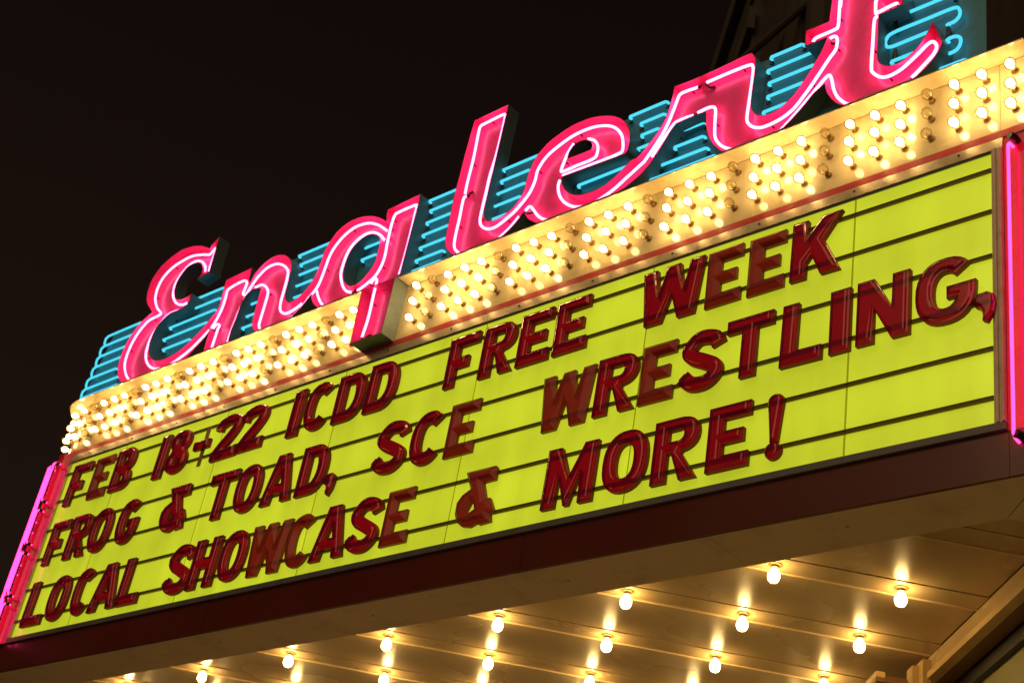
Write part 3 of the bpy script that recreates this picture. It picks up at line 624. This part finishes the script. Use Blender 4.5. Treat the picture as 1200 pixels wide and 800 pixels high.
# -- letter t (its top is above the picture)
def tu(*uv): return [(a, b, 1) for a, b in uv]
t_bl = T('S11', (85, 215))[0]; t_l = T('S11', (245, 150))[0]; t_r = T('S11', (590, 105))[0]; t_re = T('S11', (760, 35))[0]
vt0 = t_re[1]; vtt = t_l[1]
TLp = (T('S10', (790, 275, c), (850, 165)) + T('S11', (232, 262, c), (77, 323, c)) + tu((t_bl[0], t_bl[1]), (t_l[0], t_l[1]), (t_l[0] + .03, 2.93), (t_r[0] + .03, 2.97), (t_r[0] + .008, vtt + .012), (t_re[0], vtt + .012), (t_re[0], vt0))
      + T('S11', (592, 106, c), (586, 300), (584, 400), (604, 440), (660, 456), (740, 430), (830, 360), (900, 270), (940, 205), (966, 148, c), (1036, 290, c), (1000, 370), (920, 470), (830, 550), (760, 598), (668, 648, c), (430, 745, c), (370, 740), (290, 715), (232, 650), (214, 585, c)) + T('S10', (790, 472, c)))
lt = channel('letter', [TLp], 'letter t of the pink script', [(T('S10', (790, 275))[0], T('S10', (790, 472))[0])])
tt_ = T('S11', (135, 293), (152, 268), (200, 245), (285, 208), (308, 185), (316, 100), (322, 10), n=NT)
ttop = tt_[-1]; tr0 = T('S11', (571, 10), (571, 92), (590, 86), (705, 28), (722, 36), n=NT)
tube_part(tt_ + [(ttop[0] + .005, 2.55), (ttop[0] + .012, 2.84), (ttop[0] + .03, 2.88), (tr0[0][0] - .01, 2.90), (tr0[0][0] + .008, 2.87), (tr0[0][0] + .004, 2.5)] + tr0, lt)
tube_part(T('S11', (588, 118), (562, 140), (550, 300), (540, 470), (555, 510), (600, 535), (660, 530), (750, 480), (850, 390), (930, 310), (968, 292), (993, 320), (970, 380), (880, 480), (820, 542), n=NT), lt)
tube_part(T('S10', (790, 395), (820, 350), (900, 230), (945, 165), (955, 95), (935, 76), (897, 95), n=NT), lt, ends=(0, 1))
tube_part(T('S10', (790, 465), (860, 380), (900, 346), (918, 380), (930, 440), (960, 500), (1010, 540), (1065, 550), n=NT), lt, ends=(0, 1))

# -- teal backing sheet with openings under the joining strokes, and blue tubes
VT = [2.445, 2.357, 2.266, 2.175, 2.079, 1.988, 1.912]
def hole(key, pts):
    return orient(tr(key, pts, -.002), False)
outl = [(-.185, 1.844), (3.00, 1.844), (3.00, 1.844), (6.985, 1.844), (6.985, 2.48), (4.9, 2.47), (-.07, 2.47), (-.185, 2.02)]
holes = [hole('S3', [(640, 318), (588, 392), (515, 470), (450, 528), (584, 478), (606, 425)]), hole('S4', [(898, 452), (850, 510), (790, 565), (880, 548), (945, 520), (912, 478)]),
         hole('S7', [(692, 335), (640, 402), (560, 480), (660, 440), (800, 400), (750, 385)]), hole('S10', [(864, 412), (800, 475), (650, 645), (880, 575), (960, 545), (900, 510), (876, 460)])]
holes = [orient([(p[0], max(p[1], 1.85)) for p in h], False) for h in holes]
mb = MB(); loops = [orient(clean(outl))] + [clean(h) for h in holes]
cap(mb, loops, lambda p: P(p[0], p[1], .0), 0); cap(mb, loops, lambda p: P(p[0], p[1], -.01), 0, True)
for l in loops: wall(mb, l, lambda p: P(p[0], p[1], -.01), l, lambda p: P(p[0], p[1], .0), 0)
back = mb.build('backing_sheet', 'teal_enamel', sg)
for u in (.3, 1.6, 2.9, 4.2, 5.5, 6.7):
    MB().bbox_uvn(u - .03, u + .03, 1.901, 2.40, -.07, -.011).build('support_post', 'steel_rod', sg)
NB = .032
def blue(u0, u1, v, hook=0):
    pts = [(u0, v), (u0 + (u1 - u0) * .33, v), (u0 + (u1 - u0) * .66, v), (u1, v)]
    q = [P(p[0], p[1], NB) for p in pts]
    if hook:
        q = [P(u0 - .012, v - .075, NB - .012), P(u0 - .016, v - .045, NB - .004), P(u0 - .008, v - .016, NB), P(u0 + .02, v - .001, NB)] + q[1:]
    else: q = [P(u0 - .001, v, NB - .022), P(u0 + .0, v, NB - .006), P(u0 + .006, v, NB)] + q[1:]
    q = q[:-1] + [P(u1 - .006, v, NB), P(u1, v, NB - .006), P(u1 + .001, v, NB - .022)]
    MB().tube(q, .0085, 7).build('blue_tube', 'neon_blue', sg, smooth=True)
    for e in ((u0,) if not hook else ()) + (u1,):
        MB().tube([P(e, v - .012, .004), P(e, v - .02, .02), P(e, v - .04, .02)], .007, 6).build('electrode', 'dark_glass', sg)
def blues(key, segs, lv):
    for (a, b), i in zip(segs, lv):
        u0 = tr(key, [a], NB)[0][0]; u1 = tr(key, [b], NB)[0][0]; blue(u0, u1, VT[i])
for i, v in enumerate(VT[:-1]): blue((-.10, -.115, -.12, -.13, -.15, -.165)[i], (.34, .30, .27, .25, .2, .27)[i], v, 1)
blue(-.175, .30, VT[6], 0)
blues('S3', [((530, 70), (745, -10)), ((380, 205), (715, 75)), ((320, 305), (675, 165)), ((265, 410), (610, 270)), ((260, 490), (475, 400))], (0, 1, 2, 3, 4))
blues('S4', [((468, 432), (515, 408)), ((408, 547), (475, 508)), ((378, 637), (455, 600)), ((347, 723), (455, 680))], (2, 3, 4, 5))
blues('S5', [((120, 465), (350, 380)), ((130, 525), (290, 475)), ((105, 605), (250, 560)), ((95, 685), (210, 647)), ((78, 768), (140, 745))], (0, 1, 2, 3, 4))
blues('S5', [((515, 455), (690, 385)), ((520, 528), (670, 470)), ((525, 608), (630, 560))], (1, 2, 3))
blues('S13', [((685, 105), (905, 14)), ((690, 182), (885, 99)), ((660, 280), (860, 200)), ((630, 375), (835, 296)), ((605, 485), (815, 405)), ((575, 575), (790, 495)), ((545, 672), (770, 585))], range(7))
blues('S6', [((530, 575), (815, 478)), ((510, 680), (735, 595)), ((480, 780), (700, 700))], (0, 1, 2)); blues('S7', [((455, 270), (665, 198)), ((445, 375), (560, 330))], (3, 4))
blues('S8', [((455, 520), (815, 380)), ((520, 574), (640, 530))], (5, 6)) if False else blues('S8', [((455, 520), (815, 380))], (4,))
blues('S14', [((115, 260), (405, 143)), ((200, 308), (390, 237)), ((205, 405), (345, 348)), ((175, 510), (275, 466)), ((515, 360), (705, 288)), ((465, 490), (695, 402)), ((360, 630), (720, 490)), ((175, 790), (785, 568))], (0, 1, 2, 3, 3, 4, 5, 6))
blues('S10', [((490, 230), (715, 137)), ((465, 330), (840, 183)), ((475, 410), (795, 285)), ((465, 505), (720, 402)), ((435, 610), (605, 540))], (0, 1, 2, 3, 4))
# tubes right of the t
blue(6.53, 6.84, VT[1]); blue(6.521, 6.66, VT[4]); blue(6.72, 6.90, VT[6]); blue(6.45, 6.86, VT[0])
def bluepath(pts):
    s = spline(pts, 5); MB().tube([P(s[0][0], s[0][1], NB - .022)] + [P(a_, b_, NB) for a_, b_ in s] + [P(s[-1][0], s[-1][1], NB - .022)], .0085, 7).build('blue_tube', 'neon_blue', sg, smooth=True)
bluepath([(6.71, 2.176), (6.60, 2.175), (6.516, 2.177), (6.490, 2.205), (6.494, 2.24), (6.53, 2.264), (6.70, 2.265), (6.84, 2.264), (6.868, 2.24), (6.870, 2.20), (6.845, 2.176), (6.808, 2.174)])
bluepath([(6.808, 2.079), (6.845, 2.08), (6.872, 2.06), (6.874, 2.02), (6.85, 1.99), (6.793, 1.987)])
MB().tube([P(6.808, 2.165, .02), P(6.812, 2.13, .02), P(6.808, 2.09, .02)], .012, 6).build('electrode', 'dark_glass', sg)
MB().tube([P(6.793, 1.98, .02), P(6.78, 1.95, .02), P(6.75, 1.92, .02)], .012, 6).build('electrode', 'dark_glass', sg)
for v0, v1 in ((2.34, 2.27), (2.16, 2.09)): MB().tube([P(6.535, v0, .02), P(6.535, v1, .02)], .011, 6).build('electrode', 'dark_glass', sg)

# guy rod from the wall to the marquee roof
gr = MB().tube([(0, 0, 0), (3.718, 2.40, 7.40)], .045, 8).build('guy_rod', 'steel_rod', loc=(-1.098, 9.293, 6.45)); tag(gr, 'dark steel guy rod slanting up from the marquee roof to the wall', 'rod')

# ------------------------------------------------------------------ changeable letters
H = .325; S = .082; Tt = .072
def arc(cx, cy, rx, ry, a0, a1, k=14, p=2.35):
    o = []
    for i in range(k + 1):
        a = R(a0 + (a1 - a0) * i / k); ca, sa = math.cos(a), math.sin(a)
        o.append((cx + rx * math.copysign(abs(ca) ** (2 / p), ca), cy + ry * math.copysign(abs(sa) ** (2 / p), sa)))
    return o
def thick(pts, wd):
    n = len(pts); l, r = [], []
    for i in range(n):
        a = pts[max(0, i - 1)]; b = pts[min(n - 1, i + 1)]; dx, dy = b[0] - a[0], b[1] - a[1]; q = math.hypot(dx, dy) or 1
        l.append((pts[i][0] - dy / q * wd / 2, pts[i][1] + dx / q * wd / 2)); r.append((pts[i][0] + dy / q * wd / 2, pts[i][1] - dx / q * wd / 2))
    return l + r[::-1]
def ell(cx, cy, rx, ry, k=30, p=2.35): return arc(cx, cy, rx, ry, 0, 360 - 360 / k, k - 1, p)
def glyph(ch, w):
    if ch in 'I1': return [[(0, 0), (w, 0), (w, H), (0, H)]]
    if ch == 'L': return [[(0, 0), (w, 0), (w, Tt), (S, Tt), (S, H), (0, H)]]
    if ch == 'F': return [[(0, 0), (S * .9, 0), (S * .9, .115), (w * .74, .115), (w * .74, .185), (S, .185), (S, H - Tt), (w, H - Tt), (w, H), (0, H)]]
    if ch == 'E': return [[(0, 0), (w, 0), (w, Tt), (S, Tt), (S, .128), (w * .86, .128), (w * .86, .194), (S, .194), (S, H - Tt), (w, H - Tt), (w, H), (0, H)]]
    if ch == 'T': m_ = w / 2; return [[(m_ - S / 2, 0), (m_ + S / 2, 0), (m_ + S / 2, H - Tt), (w, H - Tt), (w, H), (0, H), (0, H - Tt), (m_ - S / 2, H - Tt)]]
    if ch == 'H': return [[(0, 0), (S, 0), (S, .128), (w - S, .128), (w - S, 0), (w, 0), (w, H), (w - S, H), (w - S, .2), (S, .2), (S, H), (0, H)]]
    if ch == 'N': return [[(0, 0), (S, 0), (S, .17), (w - S, 0), (w, 0), (w, H), (w - S, H), (w - S, .155), (S, H), (0, H)]]
    if ch == 'M': return [[(0, 0), (S, 0), (S + .004, .175), (w / 2 - .014, .0), (w / 2 + .014, .0), (w - S - .004, .175), (w - S, 0), (w, 0), (w, H), (w - S, H), (w / 2, .15), (S, H), (0, H)]]
    if ch == 'W': return [[(.10 * w, 0), (.37 * w, 0), (.5 * w, .155), (.63 * w, 0), (.90 * w, 0), (w, H), (.77 * w, H), (.705 * w, .145), (.61 * w, H), (.39 * w, H), (.295 * w, .145), (.23 * w, H), (0, H)]]
    if ch == 'K': return [[(0, 0), (S, 0), (S, .085), (S + .026, .12), (w - .10, 0), (w, 0), (w - .093, .19), (w, H), (w - .10, H), (S, .205), (S, H), (0, H)]]
    if ch == 'A': return [[(0, 0), (S, 0), (S + .012, .062), (w - S - .012, .062), (w - S, 0), (w, 0), (w / 2 + .05, H), (w / 2 - .05, H)], [(w / 2, .232), (w / 2 - .028, .125), (w / 2 + .028, .125)]]
    if ch == 'O': return [ell(w / 2, H / 2, w / 2, H / 2), ell(w / 2, H / 2, w / 2 - S * .95, H / 2 - Tt)]
    if ch == 'D':
        return [[(0, 0), (w * .45, 0)] + arc(w * .45, H / 2, w * .55, H / 2, -80, 80, 12) + [(w * .45, H), (0, H)],
                [(S, Tt), (w * .45, Tt)] + arc(w * .45, H / 2, w * .55 - S, H / 2 - Tt, -75, 75, 8) + [(w * .45, H - Tt), (S, H - Tt)]]
    if ch in 'BR':
        ra = (H - .145) / 2; yc = H - ra
        top = arc(w * .55, yc, w * .45, ra, 80, -80 if ch == 'R' else -70, 10)
        h1 = [(S, H - .062), (w * .52, H - .062)] + arc(w * .52, yc, w * .48 - S, ra - .058, 70, -70, 6) + [(w * .52, .145 + .06), (S, .145 + .06)]
        if ch == 'R':
            return [[(0, 0), (0, H), (w * .55, H)] + top + [(w * .63, .138), (w, 0), (w - .092, 0), (w * .5 - .022, .145), (S, .145), (S, 0)], h1]
        rb = .165 / 2
        return [[(0, 0), (0, H), (w * .55, H)] + top + arc(w * .52, rb, w * .48, rb, 70, -80, 10) + [(w * .52, 0)], h1,
                [(S, .145 - .02), (w * .5, .145 - .02)] + arc(w * .5, rb, w * .5 - S, rb - .05, 60, -60, 6) + [(w * .5, .055), (S, .055)]]
    if ch in 'CG':
        c_ = arc(w / 2, H / 2, w / 2 - S / 2, H / 2 - Tt / 2, 42, 318 if ch == 'C' else 352, 24)
        if ch == 'C': return ('path', c_, S * .95)
        o_ = arc(w / 2, H / 2, w / 2, H / 2, 40, 345, 26); i_ = arc(w / 2, H / 2, w / 2 - S, H / 2 - Tt, 330, 42, 22)
        return [o_ + [(w, .178), (w * .52, .178), (w * .52, .118), (w - S, .118)] + i_]
    if ch == 'S':
        pts = [(w - S * .38, H - .098), (w - S * .62, H - .058), (w * .53, H - Tt / 2), (w * .33, H - .045), (S * .50, H - .095), (w * .30, H - .138), (w * .55, H - .172), (w - S * .55, .112), (w - S * .52, .072), (w * .66, .040), (w * .45, Tt / 2), (w * .26, .050), (S * .25, .092)]
        return ('path', spline(pts, 4), S * .93)
    if ch == '2':
        pts = [(S * .35, H - .105), (S * .62, H - .06), (w * .5, H - .038), (w - S * .62, H - .06), (w - S * .50, H - .105), (w * .62, H - .175), (w * .40, .10), (S * .55, .035)]
        return ('path', spline(pts, 4), S * .92, [[(S * .12, 0), (w, 0), (w, .078), (S * .12, .074)]])
    if ch == '8':
        a_ = arc(w / 2, H - .085, w * .47, .085, -48, 228, 18, 2.1); b_ = arc(w / 2, .092, w * .5, .092, 132, 408, 18, 2.1)
        return [a_ + b_, ell(w / 2, H - .088, .018, .026, 12), ell(w / 2, .09, .02, .028, 12)]
    if ch == ',': return [[(.0, .105), (.006, .073), (.03, .055), (.04, .03), (.038, .0), (.058, -.012), (.086, .03), (.094, .075), (.088, .115), (.062, .135), (.024, .132)]]
    if ch == '!': return [arc(.041, H - .038, .04, .038, 0, 180, 10, 2) + [(.022, .085), (.060, .085)]], [ell(.041, .042, .041, .042, 18, 2)]
    if ch == '-': return [[(0, -.032), (w, -.032), (w, .032), (0, .032)]]
AMP_O = tr('AMP', [(305, 160), (612, 84), (625, 100), (603, 228), (480, 262), (506, 430), (548, 416), (585, 540), (548, 582), (550, 665), (428, 700), (402, 686), (330, 726), (250, 722), (196, 675), (180, 590), (200, 480), (262, 392), (345, 330)], .035)
AMP_H = tr('AMP', [(348, 470), (374, 476), (381, 536), (322, 580), (302, 554)], .035)
au0 = min(p[0] for p in AMP_O); av0 = min(p[1] for p in AMP_O)
PROF_A = [(0, 0), (0, .024), (.003, .0275), (.012, .0280), (.0165, .0370), (.0225, .0395)]
PROF_B = [(0, 0), (0, .018), (.0275, .040)]
PROF_C = [(0, 0), (0, .020), (.006, .0290), (.012, .0345), (.018, .037)]
CACHE = {}
def ribbon(mb, pts, wd, prof):                            # a curved stroke: parallel rows of points, narrower as it rises
    n = len(pts); prev = None
    def row(d, z):
        q = [list(p) for p in pts]
        for i, j in ((0, 1), (-1, -2)):
            dx, dy = pts[j][0] - pts[i][0], pts[j][1] - pts[i][1]; l_ = math.hypot(dx, dy); q[i] = [pts[i][0] + dx / l_ * min(d, l_ * .8), pts[i][1] + dy / l_ * min(d, l_ * .8)]
        t = thick(q, wd - 2 * d); return [Vector((p[0], -z, p[1])) for p in t]
    rows = [row(d, z) for d, z in prof]; m = 2 * n
    for k_, (ra, rb) in enumerate(zip(rows[:-1], rows[1:])): mb.add(ra + rb, [(i, (i + 1) % m, m + (i + 1) % m, m + i) for i in range(m)], 0 if k_ else 1)
    for rr in (rows[-1],): mb.add(rr, [(i, i + 1, m - 2 - i, m - 1 - i) for i in range(n - 1)])
def glyph_mesh(ch, w, kind):
    key = (ch, round(w, 2), kind)
    if key in CACHE: return CACHE[key]
    w = round(w, 2)
    sets = [[[(p[0] - au0, p[1] - av0) for p in AMP_O], [(p[0] - au0, p[1] - av0) for p in AMP_H]]] if ch == '&' else None
    if sets is None:
        g = glyph(ch, w); pth = g if g[0] == 'path' else None
        sets = list(g[3:]) if pth else (list(g) if isinstance(g, tuple) else [g])
    else: pth = None
    mb = MB(); prof = {'A': PROF_A, 'B': PROF_B, 'C': PROF_C}[kind]
    if pth: ribbon(mb, pth[1], pth[2], prof)
    for si, loops in enumerate(sets):
        lo = [orient(clean(l, 5e-4), i == 0) for i, l in enumerate(loops)]
        rings = [[inset(l, d) for l in lo] for d, z in prof]; zo = si * .0008
        for (d0, z0), (d1, z1), ra, rb in zip(prof[:-1], prof[1:], rings[:-1], rings[1:]):
            for la, lb in zip(ra, rb): wall(mb, la, lambda p: Vector((p[0], -z0 - (zo if z0 else 0), p[1])), lb, lambda p: Vector((p[0], -z1 - zo, p[1])), 1 if z0 == 0 else 0)
        cap(mb, rings[-1], lambda p: Vector((p[0], -prof[-1][1] - zo, p[1])), 0)
    me = mb.mesh('sign_letter', ['brick_red_plastic', 'brick_red_side_shade'] if kind == 'B' else ['crimson_plastic', 'crimson_side_shade'], False); CACHE[key] = me; return me
ORD = ['first', 'second', 'third', 'fourth', 'fifth', 'sixth', 'seventh', 'eighth', 'ninth']
ROWV = [.948, .500, .048]
# word: (text, reference for the label, [(u0, u1, kind)...])
ROWS = [
 [('FEB', 'the word FEB', [(.135, .355, 'A'), (.42, .62, 'B'), (.68, .90, 'A')]),
  ('18', 'the number 18', [(1.18, 1.275, 'A'), (1.30, 1.52, 'C')]),
  ('-', None, [(1.58, 1.74, 'C')]),
  ('22', 'the number 22', [(1.785, 2.04, 'C'), (2.043, 2.295, 'C')]),
  ('ICDD', 'the four letters after 22', [(2.53, 2.628, 'A'), (2.66, 2.905, 'A'), (2.938, 3.185, 'A'), (3.205, 3.455, 'A')]),
  ('FREE', 'the word FREE', [(3.85, 4.07, 'A'), (4.108, 4.352, 'A'), (4.378, 4.603, 'A'), (4.63, 4.852, 'A')]),
  ('WEEK', 'the word WEEK', [(5.185, 5.55, 'A'), (5.575, 5.775, 'B'), (5.812, 6.012, 'B'), (6.046, 6.302, 'A')])],
 [('FROG', 'the word FROG', [(.13, .345, 'A'), (.38, .62, 'A'), (.635, .875, 'A'), (.95, 1.18, 'A')]),
  ('&', 'between FROG and TOAD', [(1.44, 1.68, 'A')]),
  ('TOAD', 'the word TOAD', [(1.895, 2.16, 'A'), (2.18, 2.42, 'A'), (2.455, 2.725, 'A'), (2.77, 3.01, 'A')]),
  (',', 'after the word TOAD', [(3.012, 3.10, 'C')]),
  ('SCE', 'the three letters before WRESTLING', [(3.405, 3.65, 'A'), (3.685, 3.93, 'A'), (3.96, 4.165, 'B')]),
  ('WRESTLING', 'the word WRESTLING', [(4.61, 4.95, 'B'), (4.97, 5.22, 'A'), (5.24, 5.442, 'B'), (5.48, 5.716, 'A'), (5.73, 5.985, 'A'), (6.025, 6.238, 'A'), (6.273, 6.375, 'A'), (6.403, 6.657, 'A'), (6.68, 6.945, 'A')]),
  (',', 'after the word WRESTLING', [(6.935, 7.03, 'C')])],
 [('LOCAL', 'the word LOCAL', [(.13, .365, 'A'), (.395, .63, 'A'), (.685, .90, 'A'), (.915, 1.205, 'A'), (1.225, 1.445, 'A')]),
  ('SHOWCASE', 'the word SHOWCASE', [(1.70, 1.945, 'A'), (1.945, 2.185, 'A'), (2.215, 2.455, 'A'), (2.475, 2.818, 'B'), (2.815, 3.045, 'B'), (3.05, 3.32, 'A'), (3.335, 3.578, 'A'), (3.605, 3.808, 'B')]),
  ('&', 'before the word MORE', [(4.14, 4.375, 'B')]),
  ('MORE', 'the word MORE', [(4.73, 5.045, 'A'), (5.088, 5.35, 'A'), (5.38, 5.63, 'A'), (5.68, 5.897, 'A')]),
  ('!', 'after the word MORE', [(5.985, 6.07, 'C')])]]
NL0 = .0172
for ri, row in enumerate(ROWS):
    v0 = ROWV[ri]
    for text, ref, spec in row:
        for ci, (u0, u1, kind) in enumerate(spec):
            ch = text[ci]; rz = random.uniform(-.012, .012); dv = random.uniform(-.004, .004)
            loc = MF @ P(u0, v0 + dv, NL0)
            rot = Matrix.Rotation(rz, 4, 'Y'); M_ = Matrix.Translation(loc) @ MF.to_3x3().to_4x4() @ rot
            plast = 'red translucent' if kind != 'B' else 'dull brick red'
            line = ('top', 'middle', 'bottom')[ri]
            if ch == '-':
                t_ = thing('dash_mark', 'red dash on a yellowish upright strip between 18 and 22', 'dash', Matrix.Translation(MF @ P(u0, v0, NL0)) @ MF.to_3x3().to_4x4(), 'changeable characters on the lit board')
                q_ = put('dash_bar', glyph_mesh('-', u1 - u0, 'C'), t_, (0, -.003, .155))
                MB().box((.058, -.0025, .005), (.100, 0, .290)).build('carrier_strip', 'carrier_plastic', t_)
                continue
            o = put({'&': 'ampersand', ',': 'comma', '!': 'exclamation_mark'}.get(ch, 'sign_digit' if ch.isdigit() else 'sign_letter'), glyph_mesh(ch, u1 - u0, kind))
            o.matrix_world = M_
            if ch == ',': o.matrix_world = Matrix.Translation(MF @ P(u0, v0 - .03, NL0)) @ MF.to_3x3().to_4x4()
            if ch == '&': lab, cat = f'{plast} ampersand {ref}', 'ampersand'
            elif ch == ',': lab, cat = f'{plast} comma right {ref}', 'comma'
            elif ch == '!': lab, cat = f'{plast} exclamation mark {ref}', 'punctuation'
            elif text == '22': lab, cat = ('red translucent digit 2 standing next to the dash', 'red translucent digit 2 next to the gap before the letter I')[ci], 'digit'
            elif ch.isdigit(): lab, cat = f'{plast} digit {ch}, {ORD[ci]} of {ref}', 'digit'
            else: lab, cat = f'{plast} letter {ch}, {ORD[ci]} of {ref} on the {line} line', 'letter'
            tag(o, lab, cat, 'changeable characters on the lit board')
